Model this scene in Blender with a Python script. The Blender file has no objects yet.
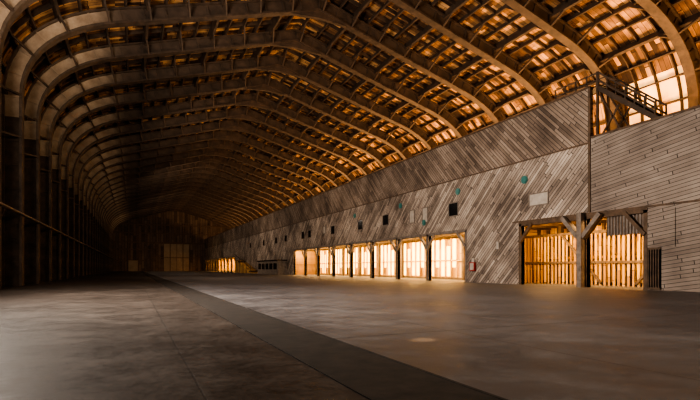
import bpy, math, random
from mathutils import Vector, Matrix
random.seed(7)
S=bpy.context.scene
# ---------------------------------------------------------------- helpers
class MB:
    def __init__(s): s.v=[];s.f=[];s.m=[]
    def box(s,x0,x1,y0,y1,z0,z1,m=0):
        b=len(s.v)
        s.v+=[(x0,y0,z0),(x1,y0,z0),(x1,y1,z0),(x0,y1,z0),(x0,y0,z1),(x1,y0,z1),(x1,y1,z1),(x0,y1,z1)]
        for q in ((0,3,2,1),(4,5,6,7),(0,1,5,4),(1,2,6,5),(2,3,7,6),(3,0,4,7)):
            s.f.append(tuple(b+i for i in q)); s.m.append(m)
    def beam(s,p,q,w,h,m=0,up=(0,0,1)):
        p=Vector(p);q=Vector(q);d=(q-p).normalized();u=Vector(up)
        if abs(d.dot(u))>.98:u=Vector((0,1,0))
        a=d.cross(u).normalized();c=a.cross(d).normalized()
        b=len(s.v)
        for o in (p,q):
            for i,j in ((-1,-1),(1,-1),(1,1),(-1,1)):
                s.v.append(tuple(o+a*(i*w/2)+c*(j*h/2)))
        for t in ((0,1,2,3),(7,6,5,4),(0,4,5,1),(1,5,6,2),(2,6,7,3),(3,7,4,0)):
            s.f.append(tuple(b+i for i in t)); s.m.append(m)
    def sweep(s,P,N,o0,o1,y0,y1,mf=None):
        n=len(P);b=len(s.v)
        for p,nn in zip(P,N):
            for o,y in ((o0,y0),(o1,y0),(o1,y1),(o0,y1)):
                s.v.append((p[0]+nn[0]*o,y,p[1]+nn[1]*o))
        for i in range(n-1):
            m=mf(i) if mf else 0
            for k in range(4):
                k2=(k+1)%4
                s.f.append((b+i*4+k,b+i*4+k2,b+i*4+4+k2,b+i*4+4+k)); s.m.append(m)
        s.f.append((b,b+1,b+2,b+3));s.m.append(0)
        e=b+(n-1)*4
        s.f.append((e+3,e+2,e+1,e));s.m.append(0)
    def prism(s,pts,x0,x1,m=0):   # pts in (y,z)
        n=len(pts);b=len(s.v)
        for x in (x0,x1):
            for y,z in pts: s.v.append((x,y,z))
        s.f.append(tuple(b+i for i in range(n)));s.m.append(m)
        s.f.append(tuple(b+n+i for i in reversed(range(n))));s.m.append(m)
        for i in range(n):
            j=(i+1)%n
            s.f.append((b+i,b+n+i,b+n+j,b+j));s.m.append(m)
    def cyl(s,p,q,r,n=12,m=0):
        p=Vector(p);q=Vector(q);d=(q-p).normalized();u=Vector((0,0,1)) if abs(d.z)<.9 else Vector((1,0,0))
        a=d.cross(u).normalized();c=a.cross(d);b=len(s.v)
        for o in (p,q):
            for i in range(n):
                t=2*math.pi*i/n; s.v.append(tuple(o+a*math.cos(t)*r+c*math.sin(t)*r))
        for i in range(n):
            j=(i+1)%n; s.f.append((b+i,b+j,b+n+j,b+n+i));s.m.append(m)
        s.f.append(tuple(b+i for i in reversed(range(n))));s.m.append(m)
        s.f.append(tuple(b+n+i for i in range(n)));s.m.append(m)
    def mesh(s,name,mats):
        me=bpy.data.meshes.new(name);me.from_pydata(s.v,[],s.f)
        for m in mats: me.materials.append(m)
        me.polygons.foreach_set('material_index',s.m);me.update()
        import bmesh
        bm=bmesh.new();bm.from_mesh(me);bmesh.ops.recalc_face_normals(bm,faces=bm.faces);bm.to_mesh(me);bm.free()
        return me
    def obj(s,name,mats,parent=None):
        o=bpy.data.objects.new(name,s.mesh(name,mats));S.collection.objects.link(o)
        if parent:o.parent=parent
        return o
# ---------------------------------------------------------------- materials
def newmat(name):
    m=bpy.data.materials.new(name);m.use_nodes=True
    nt=m.node_tree; return m,nt,nt.nodes['Principled BSDF']
def M(nt,op,a,b=None,c=None):
    n=nt.nodes.new('ShaderNodeMath');n.operation=op
    for i,v in enumerate((a,b,c)):
        if v is None: continue
        if isinstance(v,(int,float)): n.inputs[i].default_value=v
        else: nt.links.new(v,n.inputs[i])
    return n.outputs[0]
def ramp(nt,fac,stops):
    r=nt.nodes.new('ShaderNodeValToRGB');e=r.color_ramp.elements
    while len(e)<len(stops): e.new(.5)
    for k,(p,c) in enumerate(stops): e[k].position=p;e[k].color=(*c,1)
    nt.links.new(fac,r.inputs[0]);return r.outputs[0]
def mul(nt,c1,c2,fac=1.0,mode='MULTIPLY'):
    n=nt.nodes.new('ShaderNodeMix');n.data_type='RGBA';n.blend_type=mode
    n.inputs[0].default_value=fac if isinstance(fac,(int,float)) else 0
    if not isinstance(fac,(int,float)): nt.links.new(fac,n.inputs[0])
    for v,i in ((c1,6),(c2,7)):
        if isinstance(v,tuple): n.inputs[i].default_value=(*v,1)
        else: nt.links.new(v,n.inputs[i])
    return n.outputs[2]
def noise(nt,vec,scale,detail=4,rough=.6):
    n=nt.nodes.new('ShaderNodeTexNoise');n.inputs['Scale'].default_value=scale
    n.inputs['Detail'].default_value=detail;n.inputs['Roughness'].default_value=rough
    nt.links.new(vec,n.inputs['Vector']);return n.outputs[0]
def plank(name,direction,width,dark,mid,light,gap=.08,rough=.8,along=None,blen=4.0,big=.5,vary=.5):
    m,nt,b=newmat(name)
    tc=nt.nodes.new('ShaderNodeTexCoord');sp=nt.nodes.new('ShaderNodeSeparateXYZ')
    nt.links.new(tc.outputs['Object'],sp.inputs[0])
    def dot(d):
        o=None
        for k in range(3):
            if d[k]==0: continue
            t=M(nt,'MULTIPLY',sp.outputs[k],d[k]); o=t if o is None else M(nt,'ADD',o,t)
        return o
    u=M(nt,'DIVIDE',dot(direction),width);v=dot(along)
    iu=M(nt,'FLOOR',u);fu=M(nt,'FRACT',u)
    wn=nt.nodes.new('ShaderNodeTexWhiteNoise');wn.noise_dimensions='1D';nt.links.new(iu,wn.inputs['W'])
    vv=M(nt,'ADD',M(nt,'DIVIDE',v,blen),M(nt,'MULTIPLY',wn.outputs[0],7.3))
    iv=M(nt,'FLOOR',vv)
    cb=nt.nodes.new('ShaderNodeCombineXYZ');nt.links.new(iu,cb.inputs[0]);nt.links.new(iv,cb.inputs[1])
    w2=nt.nodes.new('ShaderNodeTexWhiteNoise');w2.noise_dimensions='2D';nt.links.new(cb.outputs[0],w2.inputs['Vector'])
    cg=nt.nodes.new('ShaderNodeCombineXYZ')
    nt.links.new(M(nt,'MULTIPLY',u,6.0),cg.inputs[0]);nt.links.new(M(nt,'MULTIPLY',v,.6),cg.inputs[1]);nt.links.new(w2.outputs[0],cg.inputs[2])
    gr=noise(nt,cg.outputs[0],1.5,5)
    bg=noise(nt,tc.outputs['Object'],.22,4)
    f=M(nt,'ADD',M(nt,'MULTIPLY',M(nt,'SUBTRACT',w2.outputs[0],.5),vary),M(nt,'ADD',M(nt,'MULTIPLY',gr,.5),M(nt,'MULTIPLY',M(nt,'SUBTRACT',bg,.5),big*1.6)))
    f=M(nt,'ADD',f,.2)
    col=ramp(nt,f,[(.1,dark),(.45,mid),(.85,light)])
    e=M(nt,'GREATER_THAN',M(nt,'ABSOLUTE',M(nt,'SUBTRACT',fu,.5)),.5-gap/2)
    fe=M(nt,'GREATER_THAN',M(nt,'ABSOLUTE',M(nt,'SUBTRACT',M(nt,'FRACT',vv),.5)),.5-.012/blen*2)
    e=M(nt,'MAXIMUM',e,fe)
    col=mul(nt,col,tuple(x*.18 for x in dark),e,'MIX')
    nt.links.new(col,b.inputs['Base Color']);b.inputs['Roughness'].default_value=rough
    bp=nt.nodes.new('ShaderNodeBump');bp.inputs['Strength'].default_value=.5;bp.inputs['Distance'].default_value=.02
    nt.links.new(M(nt,'SUBTRACT',f,e),bp.inputs['Height']);nt.links.new(bp.outputs[0],b.inputs['Normal'])
    return m
def plain(name,c1,c2,scale=1.0,rough=.75,metal=0,fade=None):
    m,nt,b=newmat(name);tc=nt.nodes.new('ShaderNodeTexCoord')
    mp=nt.nodes.new('ShaderNodeMapping');nt.links.new(tc.outputs['Object'],mp.inputs[0])
    n=noise(nt,mp.outputs[0],scale,6,.65)
    col=ramp(nt,n,[(.3,c1),(.7,c2)])
    if fade:   # lit look of the left haunch painted in as a paler tone
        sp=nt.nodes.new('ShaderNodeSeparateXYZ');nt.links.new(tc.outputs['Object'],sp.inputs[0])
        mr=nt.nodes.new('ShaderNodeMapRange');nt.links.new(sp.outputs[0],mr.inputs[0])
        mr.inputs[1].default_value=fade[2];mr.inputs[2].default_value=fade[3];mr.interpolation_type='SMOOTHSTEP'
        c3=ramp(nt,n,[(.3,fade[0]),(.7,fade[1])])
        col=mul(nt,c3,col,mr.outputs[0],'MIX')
    nt.links.new(col,b.inputs['Base Color'])
    b.inputs['Roughness'].default_value=rough;b.inputs['Metallic'].default_value=metal
    bp=nt.nodes.new('ShaderNodeBump');bp.inputs['Strength'].default_value=.3;bp.inputs['Distance'].default_value=.02
    nt.links.new(n,bp.inputs['Height']);nt.links.new(bp.outputs[0],b.inputs['Normal'])
    return m
def emis(name,c,st,c2=None):
    m,nt,b=newmat(name);b.inputs['Base Color'].default_value=(*c,1)
    tc=nt.nodes.new('ShaderNodeTexCoord')
    n=noise(nt,tc.outputs['Object'],.6,3)
    nt.links.new(ramp(nt,n,[(.35,c2 or c),(.65,c)]),b.inputs['Emission Color'])
    b.inputs['Emission Strength'].default_value=st;return m
r2=.7071
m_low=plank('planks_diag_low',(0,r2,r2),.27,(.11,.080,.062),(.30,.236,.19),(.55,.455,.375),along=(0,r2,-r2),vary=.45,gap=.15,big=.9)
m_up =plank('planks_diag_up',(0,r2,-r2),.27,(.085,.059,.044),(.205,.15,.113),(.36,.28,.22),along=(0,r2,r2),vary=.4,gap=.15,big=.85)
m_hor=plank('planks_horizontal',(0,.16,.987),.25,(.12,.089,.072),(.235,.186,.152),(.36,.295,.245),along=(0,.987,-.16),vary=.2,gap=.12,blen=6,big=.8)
m_gold=plank('planks_gold',(0,1,0),.35,(.25,.12,.04),(.52,.29,.10),(.75,.47,.19),along=(0,0,1))
m_deck=plank('roof_boards',(0,1,0),.45,(.04,.018,.008),(.22,.105,.043),(.74,.40,.17),along=(1,0,0),blen=2.1,big=1.2,vary=.7)
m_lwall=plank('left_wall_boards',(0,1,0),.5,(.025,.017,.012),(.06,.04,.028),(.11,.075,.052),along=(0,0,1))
m_end=plank('end_wall_boards',(1,0,0),1.2,(.05,.032,.022),(.11,.072,.05),(.18,.125,.09),along=(0,0,1),blen=6)
m_pur=plain('purlin_timber',(.028,.017,.011),(.09,.055,.034),1.2)
m_rib=plain('rib_timber',(.026,.016,.010),(.09,.055,.035),1.2,fade=((.07,.045,.03),(.155,.106,.07),-7.0,-.5))  # fade paints the left curve as if lit
m_web=plain('rib_web_plywood',(.03,.019,.012),(.095,.06,.04),.6,fade=((.28,.19,.12),(.54,.41,.29),-5.5,-.3))  # lit band on the left curve painted in as paler colour
m_leg=plain('rib_leg_timber',(.035,.022,.015),(.11,.071,.047),1.5)
m_tim=plain('dark_timber',(.05,.03,.018),(.15,.09,.052),2)
m_post=plain('weathered_post',(.10,.078,.062),(.27,.215,.175),2)
m_tan=plain('tan_panel',(.20,.145,.095),(.29,.22,.155),.5)
m_glass=plain('dark_glass',(.006,.006,.007),(.012,.012,.014),1,.15)
m_white=plain('white_paint',(.33,.285,.24),(.46,.40,.345),2)
m_teal=plain('teal_paint',(.03,.13,.12),(.06,.2,.18),3,.4)
m_red=plain('red_paint',(.25,.02,.015),(.38,.035,.025),3,.4)
m_metal=plain('steel',(.12,.10,.09),(.25,.21,.18),3,.45,.6)
m_pipe=plain('painted_pipe',(.16,.12,.095),(.26,.21,.17),3,.5)
m_win=emis('daylight_glass',(1.0,.62,.22),3.0,(1,.45,.12))
m_cwin=emis('curved_glazing',(1.0,.62,.24),1.3,(.5,.17,.05))
m_awin=emis('aisle_daylight_glass',(1.0,.68,.22),3.4,(1.0,.48,.10))
m_fwin=emis('far_daylight_glass',(1.0,.66,.24),3.5,(1.0,.5,.13))
# floor
m_floor,nt,b=newmat('concrete')
tc=nt.nodes.new('ShaderNodeTexCoord');sp=nt.nodes.new('ShaderNodeSeparateXYZ');nt.links.new(tc.outputs['Object'],sp.inputs[0])
n1=noise(nt,tc.outputs['Object'],.22,9,.7);n2=noise(nt,tc.outputs['Object'],6,8,.8);n3=noise(nt,tc.outputs['Object'],1.1,5,.6)
f=M(nt,'ADD',M(nt,'MULTIPLY',n1,.35),M(nt,'ADD',M(nt,'MULTIPLY',n2,.4),M(nt,'MULTIPLY',n3,.25)))
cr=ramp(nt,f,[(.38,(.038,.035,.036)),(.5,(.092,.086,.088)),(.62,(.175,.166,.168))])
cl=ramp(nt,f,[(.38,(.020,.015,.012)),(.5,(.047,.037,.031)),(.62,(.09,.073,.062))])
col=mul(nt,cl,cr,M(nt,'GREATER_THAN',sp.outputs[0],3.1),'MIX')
def joint(ax,w,off,t):
    q=M(nt,'FRACT',M(nt,'DIVIDE',M(nt,'ADD',sp.outputs[ax],off),w))
    return M(nt,'LESS_THAN',M(nt,'ABSOLUTE',M(nt,'SUBTRACT',q,.5)),t/w)
j=M(nt,'MAXIMUM',joint(0,6.1,2.3,.015),joint(1,6.1,0,.025))
col=mul(nt,col,(.02,.016,.014),M(nt,'MULTIPLY',j,.8),'MIX')
nt.links.new(col,b.inputs['Base Color'])
nt.links.new(ramp(nt,f,[(.4,(.40,)*3),(.62,(.68,)*3)]),b.inputs['Roughness'])
b.inputs['Specular IOR Level'].default_value=.45
bp=nt.nodes.new('ShaderNodeBump');bp.inputs['Strength'].default_value=.4;bp.inputs['Distance'].default_value=.012
nt.links.new(M(nt,'SUBTRACT',f,j),bp.inputs['Height']);nt.links.new(bp.outputs[0],b.inputs['Normal'])
m_strip=plain('dark_asphalt',(.006,.005,.004),(.034,.026,.021),2.5,.75)

# ---------------------------------------------------------------- arch profile
XL,XR_,RX,RZ,SL=-8.3,44.3,18.0,28.9,.294
def qb(a,b_,c,t): return tuple((1-t)**2*a[i]+2*t*(1-t)*b_[i]+t*t*c[i] for i in (0,1))
left=[(XL,0),(XL,2),(XL,4),(XL,6),(XL,8),(XL,10),(XL,12),(XL,14)]
P2=(-.8,RZ-SL*(RX+.8));P1=(XL,RZ-SL*(RX-XL)+.1)
NC=12
curve=[qb((XL,15.6),P1,P2,i/NC) for i in range(NC+1)]
straight=[(P2[0]+(RX-P2[0])*i/10,P2[1]+(RZ-P2[1])*i/10) for i in range(1,11)]
half=left+curve+straight
prof=half+[(2*RX-x,z) for x,z in reversed(half[:-1])]
def normals(P):
    N=[]
    for i in range(len(P)):
        a=P[max(0,i-1)];c=P[min(len(P)-1,i+1)]
        d=Vector((c[0]-a[0],c[1]-a[1])).normalized()
        N.append((-d.y,d.x))
    return N
NRM=normals(prof);n=len(prof)
iA=len(left);iB=iA+NC
def seg_kind(i):
    k=min(i,n-2-i)
    if k<iA-1: return 2
    return 1
rb=MB()
kf=lambda i:{2:2,1:0}[seg_kind(i)]
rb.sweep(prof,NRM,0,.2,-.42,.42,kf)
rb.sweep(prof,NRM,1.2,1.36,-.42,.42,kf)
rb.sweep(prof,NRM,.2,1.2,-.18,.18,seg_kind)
for i in range(1,n-1):
    k=seg_kind(i)
    if iA<=i<=iB and i%2: continue
    p=prof[i];nn=NRM[i]
    a=(p[0]+nn[0]*.16,0,p[1]+nn[1]*.16);c=(p[0]+nn[0]*1.2,0,p[1]+nn[1]*1.2)
    rb.beam(a,c,.55,.16,k,up=(nn[1],0,-nn[0]))
b0=len(rb.v)
g=[(RX-3.2,RZ-.94-.05),(RX,RZ-.75),(RX+3.2,RZ-.94-.05),(RX+3.2,RZ+.3),(RX,RZ+1.3),(RX-3.2,RZ+.3)]
for y in (-.22,.22):
    for x,z in g: rb.v.append((x,y,z))
rb.f.append(tuple(b0+i for i in range(6)));rb.m.append(0)
rb.f.append(tuple(b0+6+i for i in reversed(range(6))));rb.m.append(0)
for i in range(6):
    jn=(i+1)%6;rb.f.append((b0+i,b0+6+i,b0+6+jn,b0+jn));rb.m.append(0)
SP=7.45;Y0=39.2-7*SP
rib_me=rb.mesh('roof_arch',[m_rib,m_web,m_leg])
ribY=[Y0+SP*i for i in range(34)]
ribY=[y for y in ribY if y<239]
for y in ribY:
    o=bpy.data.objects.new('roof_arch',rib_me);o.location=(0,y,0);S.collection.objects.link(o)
YE=240.0;YS=-14.0
iw=iA-1
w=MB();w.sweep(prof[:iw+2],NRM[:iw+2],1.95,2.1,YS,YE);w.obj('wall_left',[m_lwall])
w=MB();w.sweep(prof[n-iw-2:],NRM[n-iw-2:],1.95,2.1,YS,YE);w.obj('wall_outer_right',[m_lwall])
w=MB();w.sweep(prof[iw+1:n-iw-1],NRM[iw+1:n-iw-1],1.95,2.1,YS,YE);w.obj('ceiling',[m_deck])
pu=MB()
acc=0;step=1.75;pos=[]
for i in range(n-1):
    a=Vector(prof[i]);c=Vector(prof[i+1]);L=(c-a).length;t=step-acc
    while t<=L:
        q=a+(c-a)*(t/L);pos.append((q,Vector(NRM[i]).lerp(Vector(NRM[i+1]),t/L)));t+=step
    acc=L-(t-step)
pi_=0
for q,nn in pos:
    if q.y<10: continue
    pi_+=1
    big=(pi_%4==0)
    dp=.9 if big else .5;wd=.26 if big else .15
    p=(q.x+nn.x*(1.9-dp/2),YS,q.y+nn.y*(1.9-dp/2))
    pu.beam(p,(p[0],YE,p[2]),wd,dp,0,up=(nn.x,0,nn.y))
    if pi_%2==0:
        for y in ribY:
            if y<0 or y>170: continue
            for sgn in (-1,1):
                pu.beam((q.x+nn.x*.1,y+sgn*.35,q.y+nn.y*.1),(q.x+nn.x*1.6,y+sgn*2.3,q.y+nn.y*1.6),.16,.2,0,up=(nn.x,0,nn.y))
pu.obj('roof_purlins',[m_pur])
ra=MB();S2=slice(iA,n-iA)
y=Y0
while y<YE:
    for k in (1,2,3):
        yy=y+k*SP/4
        if YS<yy<YE-1: ra.sweep(prof[S2],NRM[S2],1.55,1.94,yy-.06,yy+.06)
    y+=SP
ra.obj('roof_rafters',[m_pur])
# ---------------------------------------------------------------- floor
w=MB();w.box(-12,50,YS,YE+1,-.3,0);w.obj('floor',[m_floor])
w=MB();w.box(2.44,3.83,YS,YE-1,-.01,.006)
for x in (2.44,3.79): w.box(x,x+.05,YS,YE-1,-.01,.014)
w.obj('floor_trench_cover',[m_strip])
# ---------------------------------------------------------------- right inner wall
X=32.0;T=.35;HO=5.5
near=[(20.7,25.15),(25.7,31.9)]
posts=[39.6,46.8,54.0,61.4,68.8,76.2,83.6,91.0,98.4]
row1=[(posts[i]+.25,posts[i+1]-.25) for i in range(8)]
p2=[163+7.4*i for i in range(11)]
row2=[(p2[i]+.25,p2[i+1]-.25) for i in range(10) if p2[i+1]<238]
ops=near+row1+row2
w=MB();yc=24.9
cur=YS
for a,c in ops:
    if a>cur:
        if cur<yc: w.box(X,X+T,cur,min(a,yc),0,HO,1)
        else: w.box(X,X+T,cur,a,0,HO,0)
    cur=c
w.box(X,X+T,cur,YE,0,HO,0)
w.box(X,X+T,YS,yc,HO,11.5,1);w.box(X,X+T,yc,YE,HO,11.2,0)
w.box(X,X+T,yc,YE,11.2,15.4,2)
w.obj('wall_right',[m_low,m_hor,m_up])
t=MB();t.box(X-.05,X+T,YS,yc,11.5,11.65,0);t.box(X-.08,X+T+.05,yc,YE,15.4,15.55,0)
t.box(X-.08,X-.0,yc-.1,yc+.1,HO+.3,15.5,0);t.box(X-.03,X,YS,33,HO+.15,HO+.28,0)
t.box(X-.05,X,yc,YE,11.12,11.24,0)
t.obj('trim_wall_right',[m_tim])
def opening_frame(a,c):
    d=MB();z=HO
    for s,y in ((1,a),(-1,c)):
        d.box(X-.05,X+T+.1,min(y,y-s*.28),max(y,y-s*.28),0,z,0)
        d.beam((X-.06,y-s*.15,z-1.7),(X-.06,y+s*1.3,z-.05),.26,.26,0,up=(0,0,1))
    d.box(X-.05,X+T+.1,a-.28,c+.28,z-.2,z+.14,0)
    return d
for i,(a,c) in enumerate(ops):
    d=opening_frame(a,c)
    if i==0:
        y=20.75
        while y<23.6:
            d.box(X+.16,X+.26,y,y+.12,3.9,HO,2);d.box(X+.2,X+.24,y+.12,y+.24,3.9,HO,3);y+=.24
    d.obj('doorway_frame',[m_post if i>1 else m_tim,m_low,m_metal,m_tim])
d=MB();d.box(X-.6,X-.2,25.2,25.62,0,HO+.3,0)
for s in (-1,1): d.beam((X-.4,25.41+s*.2,3.9),(X-.4,25.41+s*1.7,HO+.1),.3,.34,0)
d.obj('timber_support_post',[m_post])
# aisle behind the wall
w=MB();w.box(38.5,38.8,YS,YE,0,5.9,0);w.obj('wall_aisle_back',[m_gold])
w=MB();w.box(X+T,38.5,YS,YE,5.75,5.95,0)
y=14.0
while y<YE:
    w.box(X+T,38.5,y,y+.18,5.35,5.75,0);y+=1.85 if y<110 else 3.7
w.obj('ceiling_aisle',[m_tim])
st=MB();gw=MB();y=16.0;k=0
while y<YE:
    far=y>36
    st.box(38.2,38.5,y,y+.2,0,5.75,1 if far else 0)
    dy=1.23
    if 36.5<y<99 and k%6!=2: gw.box(38.44,38.48,y+.2,y+dy,.4 if k%3 else 1.6,5.3 if k%4 else 4.4,0)
    if y>161: gw.box(38.44,38.48,y+.2,y+dy,.4,5.3,1)
    y+=dy;k+=1
st.box(38.15,38.5,16,YE,2.4,2.6,1);st.box(38.15,38.5,16,YE,0,.25,0)
for y in posts+[25.4,32.2,18]:
    st.box(37.2,37.55,y-.18,y+.18,0,5.75,0)
y=17.0
while y<35.5:   # slatted screen in the near rooms
    st.box(36.2,36.28,y,y+.2,0,4.6,1);y+=.42
st.box(36.1,36.2,17,35.5,4.5,4.75,0);st.box(36.1,36.2,17,35.5,1.9,2.1,0)
st.beam((36.1,27,.2),(36.1,31,4.5),.12,.2,0);st.beam((36.1,20,4.5),(36.1,24,.2),.12,.2,0)
st.obj('aisle_wall_studs',[m_tim,m_gold]);gw.obj('window_2',[m_awin,m_fwin])
for y in (36.0,101.0,161.0,16.5):
    w=MB();w.box(X+T,38.5,y,y+.2,0,5.9,0);w.obj('wall_aisle_partition',[m_gold])
w=MB();w.box(X+T,44.2,YS,YE,11.0,11.3,0);w.obj('mezzanine_floor',[m_tim])
wi=MB()
for a in ribY:
    if a+SP>YE: continue
    y0,y1=a+.45,a+SP-.45
    wi.box(45.9,45.95,y0,y1,12.4,15.6,0)
    for k in range(5):
        yy=y0+(y1-y0)*k/4;wi.box(45.75,45.98,yy-.07,yy+.07,12.3,15.7,1)
    for z in (12.3,13.4,14.5,15.6): wi.box(45.75,45.98,y0,y1,z-.06,z+.06,1)
    if a<26:
        j0,j1=n-iA-5,n-iA+1
        wi.sweep(prof[j0:j1],NRM[j0:j1],1.9,1.93,y0,y1,lambda i:2)
wi.obj('window_1',[m_win,m_tim,m_cwin])
def small_window(y,z,w_=1.15,h=1.25,mat=m_glass,name='small_window'):
    d=MB();d.box(X-.03,X,y-w_/2,y+w_/2,z-h/2,z+h/2,1)
    for a,c in ((y-w_/2-.1,y-w_/2),(y+w_/2,y+w_/2+.1)): d.box(X-.07,X,a,c,z-h/2-.1,z+h/2+.1,0)
    d.box(X-.07,X,y-w_/2,y+w_/2,z+h/2,z+h/2+.1,0);d.box(X-.07,X,y-w_/2,y+w_/2,z-h/2-.1,z-h/2,0)
    d.obj(name,[m_post,mat])
for y,z in ((41.8,7.95),(57.0,8.2),(65,8.2),(76,8.2),(88,8.3),(92,8.3),(104,8.3),(112,8.3),(124,8.3),(140,8.3)): small_window(y,z,1.5,1.35)
for y,z,w_,h in ((47.3,7.9,1,1.7),(50.2,8,1,1.5),(29.9,7.5,2.0,.95),(80,8.5,1,1.2)): small_window(y,z,w_,h,m_white,'wall_vent_panel')
def disc(y,z,r=.36):
    d=MB();d.cyl((X-.1,y,z),(X,y,z),r,24,0);d.cyl((X-.14,y,z),(X-.1,y,z),r*.75,24,1);d.obj('round_wall_sign',[m_teal,m_teal])
for y,z in ((41,9.8),(31.5,9.45),(53,9.7),(67,9.8),(47.5,7.0)): disc(y,z)
d=MB();d.box(X-.3,X-.1,38.0,38.75,1.2,2.1,0);d.box(X-.33,X-.3,38.1,38.65,1.3,2.0,1);d.box(X-.2,X-.1,38.2,38.55,2.1,2.5,1);d.box(X-.1,X-.08,38.1,38.65,1.3,2.0,0)
d.obj('fire_hose_cabinet',[m_red,m_white])
d=MB();d.box(X-.06,X,34.7,35.1,3.3,4.1,0);d.box(X-.09,X-.06,34.75,35.05,3.35,4.05,1);d.obj('notice_board',[m_post,m_white])
d=MB();d.box(X-.06,X,18.6,20.4,2.9,5.45,0);d.obj('wall_patch_panel',[m_hor])
d=MB();y=19.6
d.box(X-.05,X,19.5,20.35,.1,2.8,1)
while y<20.3: d.box(X-.12,X-.05,y,y+.07,.1,2.8,0);y+=.17
d.box(X-.13,X,19.5,20.35,2.75,2.88,0);d.box(X-.13,X,19.5,20.35,.05,.18,0)
d.obj('slatted_vent_door',[m_tim,m_glass])
# stair above wall with landing and railing (one object)
d=MB();x0,x1=X+.65,X+1.8;ya,yb,za,zb=20.3,24.6,11.7,15.4
for k in range(13):
    t=k/12;d.box(x0,x1,ya+t*(yb-ya)-.15,ya+t*(yb-ya)+.15,za+t*(zb-za),za+.07+t*(zb-za),0)
for x in (x0-.05,x1+.05):
    d.beam((x,ya-.2,za),(x,yb,zb),.1,.35,0)
    for o in (.6,1.2): d.beam((x,ya,za+o),(x,yb,zb+o),.1,.12,0)
    for k in range(7):
        t=k/6;y=ya+t*(yb-ya);z=za+t*(zb-za);d.beam((x,y,z),(x,y,z+1.25),.09,.09,0)
    d.box(x-.08,x+.08,yb,yb+.16,11.3,zb+1.3,0)
    d.box(x-.04,x+.04,yb,yb+4,zb+1.15,zb+1.25,0);d.box(x-.04,x+.04,yb,yb+4,zb+.6,zb+.68,0)
    for k in range(4): d.box(x-.04,x+.04,yb+1+k,yb+1.1+k,zb,zb+1.2,0)
    d.beam((x,22.6,11.4),(x,24.5,14.9),.1,.12,0);d.beam((x,24.5,11.4),(x,22.9,13.6),.1,.12,0)
d.box(x0,x1,yb,yb+4,zb+.2,zb+.3,0)
d.obj('mezzanine_stair',[m_pur])
# low structures in the distance
d=MB()
for k in range(10): d.box(X-.2-2.4,X-.2,128+k*2.2,130.2+k*2.2,0,.4*(k+1),0)
for k in range(5): d.box(X-2.7,X-2.6,128+k*5,128.2+k*5,0,.8*(k+1)+1.2,1)
d.beam((X-2.65,128,1.4),(X-2.65,150,5.8),.12,.2,1)
d.obj('wooden_staircase',[m_gold,m_tim])
d=MB();d.box(X-2.2,X-.02,103,122,0,3.2,0)
for k in range(5): d.box(X-2.25,X-2.2,104+k*3.6,106.6+k*3.6,1.2,2.6,1)
d.box(X-2.4,X-.02,102.8,122.2,3.2,3.4,1)
d.obj('site_office_cabin',[m_post,m_glass])
# ---------------------------------------------------------------- far end wall
w=MB()
pts=[(p[0]+q[0]*2.0,p[1]+q[1]*2.0) for p,q in zip(prof,NRM)]
for yy in (YE,YE+.3):
    for x,z in pts: w.v.append((x,yy,z))
k=len(pts)
w.f=[tuple(range(k)),tuple(reversed(range(k,2*k)))];w.m=[0,0]
w.obj('wall_far',[m_end])
d=MB()
for x in range(-6,44,4): d.box(x-.25,x+.25,YE-.6,YE,0,19 if x<-3 or x>38 else 23,0)
for z in (5,10.2,13.5,18,22): d.box(XL,XR_,YE-.5,YE,z-.25,z+.25,0)
d.obj('end_wall_framing',[m_tim])
d=MB()
for k in range(4):
    x=7.5+k*5.8;d.box(x,x+5.6,YE-.9,YE-.7,0,13,0 if k in(2,1) else 1);d.box(x,x+5.6,YE-1.0,YE-.9,6.3,6.6,2);d.box(x+2.6,x+3,YE-1.0,YE-.9,0,13,2)
d.box(7,31,YE-1.1,YE-.6,13,13.8,2)
d.obj('hangar_door',[m_tan,m_end,m_tim])
d=MB();d.box(-2,2,YE-.9,YE-.65,0,5,0);d.box(-2.3,2.3,YE-.95,YE-.6,5,5.4,1);d.obj('personnel_door',[m_tan,m_tim])
d=MB();d.cyl((XL-.12,-5,5.9),(XL-.12,238,5.9),.07,8);d.cyl((XL+.12,-5,5.9),(XL+.12,238,5.9),.09,8);d.obj('wall_pipe',[m_pipe])
d=MB()
for z in (3.2,7,11): d.box(XL-1.9,XL-1.6,YS,YE-1,z-.15,z+.15,0)
for yy in ribY[:-1]:
    d.beam((XL-1.2,yy+.3,1),(XL-1.2,yy+SP-.3,6.5),.15,.2,0)
d.obj('left_wall_girts',[m_leg])
# ---------------------------------------------------------------- lights
def area(name,loc,dir_,sx,sy,P,col,ax=(0,1,0)):
    l=bpy.data.lights.new(name,'AREA');l.shape='RECTANGLE';l.size=sx;l.size_y=sy;l.energy=P;l.color=col
    z=-Vector(dir_).normalized();x=Vector(ax);x=(x-z*x.dot(z)).normalized();y=z.cross(x)
    R=Matrix((x,y,z)).transposed()
    o=bpy.data.objects.new(name,l);o.rotation_euler=R.to_euler();o.location=loc
    S.collection.objects.link(o);return o
area('aisle_lamp',(32.9,69,4.9),(1,0,-.35),62,.6,9000,(1,.68,.28))
area('aisle_lamp',(32.9,199,4.9),(1,0,-.35),72,.6,6000,(1,.68,.28))
area('aisle_lamp',(32.9,26,5.0),(1,0,-.5),14,.4,1200,(1,.6,.22))
area('floor_spill_fill',(32.75,69,5.34),(0,0,-1),58,.5,3800,(1,.62,.28))  # added lamps hidden behind the header, for warm spill on the floor
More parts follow.
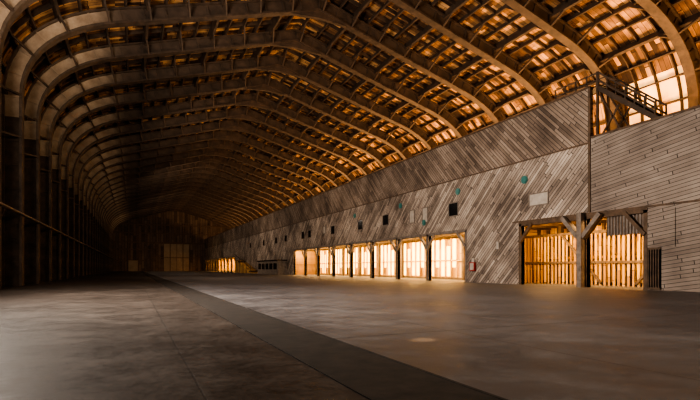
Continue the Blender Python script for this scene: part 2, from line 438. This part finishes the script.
area('floor_spill_fill',(32.75,26.2,5.34),(0,0,-1),11,.5,800,(1,.6,.26))
area('roof_glow_fill',(40,60,12.2),(-.1,0,1),100,4,23000,(1,.58,.26))  # added fill, unseen behind the wall, gives the roof its orange glow
area('roof_glow_fill',(40,170,12.2),(-.1,0,1),120,4,14000,(1,.6,.28))
area('side_fill',(-7.4,24,10),(1,.22,.05),18,9,14500,(1,.89,.78))  # added fill out of view, no door here; lights the right wall
for y,P in ((70,2800),(120,3000),(170,1600)):
    area('wall_fill',(4,y,17),(1,.45,-.3),8,3,P,(1,.84,.68),(.45,-1,0))  # added fill, back to the camera, brightens the distant right wall
area('end_wall_fill',(10,195,14),(.1,1,-.12),10,3,1600,(1,.76,.52),(1,0,0))  # added unseen fill to lift the far end wall
for y,P in ((5,2400),(45,1500),(85,1000),(125,800),(165,600)):
    area('hall_fill',(16,y,14),(-1,.9,.25),8,3,P,(1,.83,.62),(1,.9,0))  # added fill turned away from camera, lights rib faces and left side
W=bpy.data.worlds.new('World');S.world=W;W.use_nodes=True
W.node_tree.nodes['Background'].inputs[0].default_value=(.7,.68,.66,1);W.node_tree.nodes['Background'].inputs[1].default_value=.05
sl=bpy.data.lights.new('floor_patch_spot','SPOT');sl.energy=26000;sl.spot_size=math.radians(1.7);sl.spot_blend=1;sl.color=(1,.62,.34);sl.shadow_soft_size=.1  # added spot under a closed roof, makes the warm patch on the floor
so=bpy.data.objects.new('floor_patch_spot',sl);so.location=(12,14,21);so.rotation_euler=(Vector((5.5,8.2,0))-Vector((12,14,21))).to_track_quat('-Z','Y').to_euler();S.collection.objects.link(so)
# ---------------------------------------------------------------- camera
c=bpy.data.cameras.new('camera');c.lens=24.0;c.sensor_width=36;c.shift_y=68/700;c.clip_end=1000
co=bpy.data.objects.new('camera',c);co.location=(0,0,1.5);co.rotation_euler=(math.radians(90),0,-math.atan(217/467));S.collection.objects.link(co);S.camera=co
S.view_settings.view_transform='AgX'
try:S.view_settings.look='AgX - High Contrast'
except Exception as e:print(e)
S.view_settings.exposure=.2
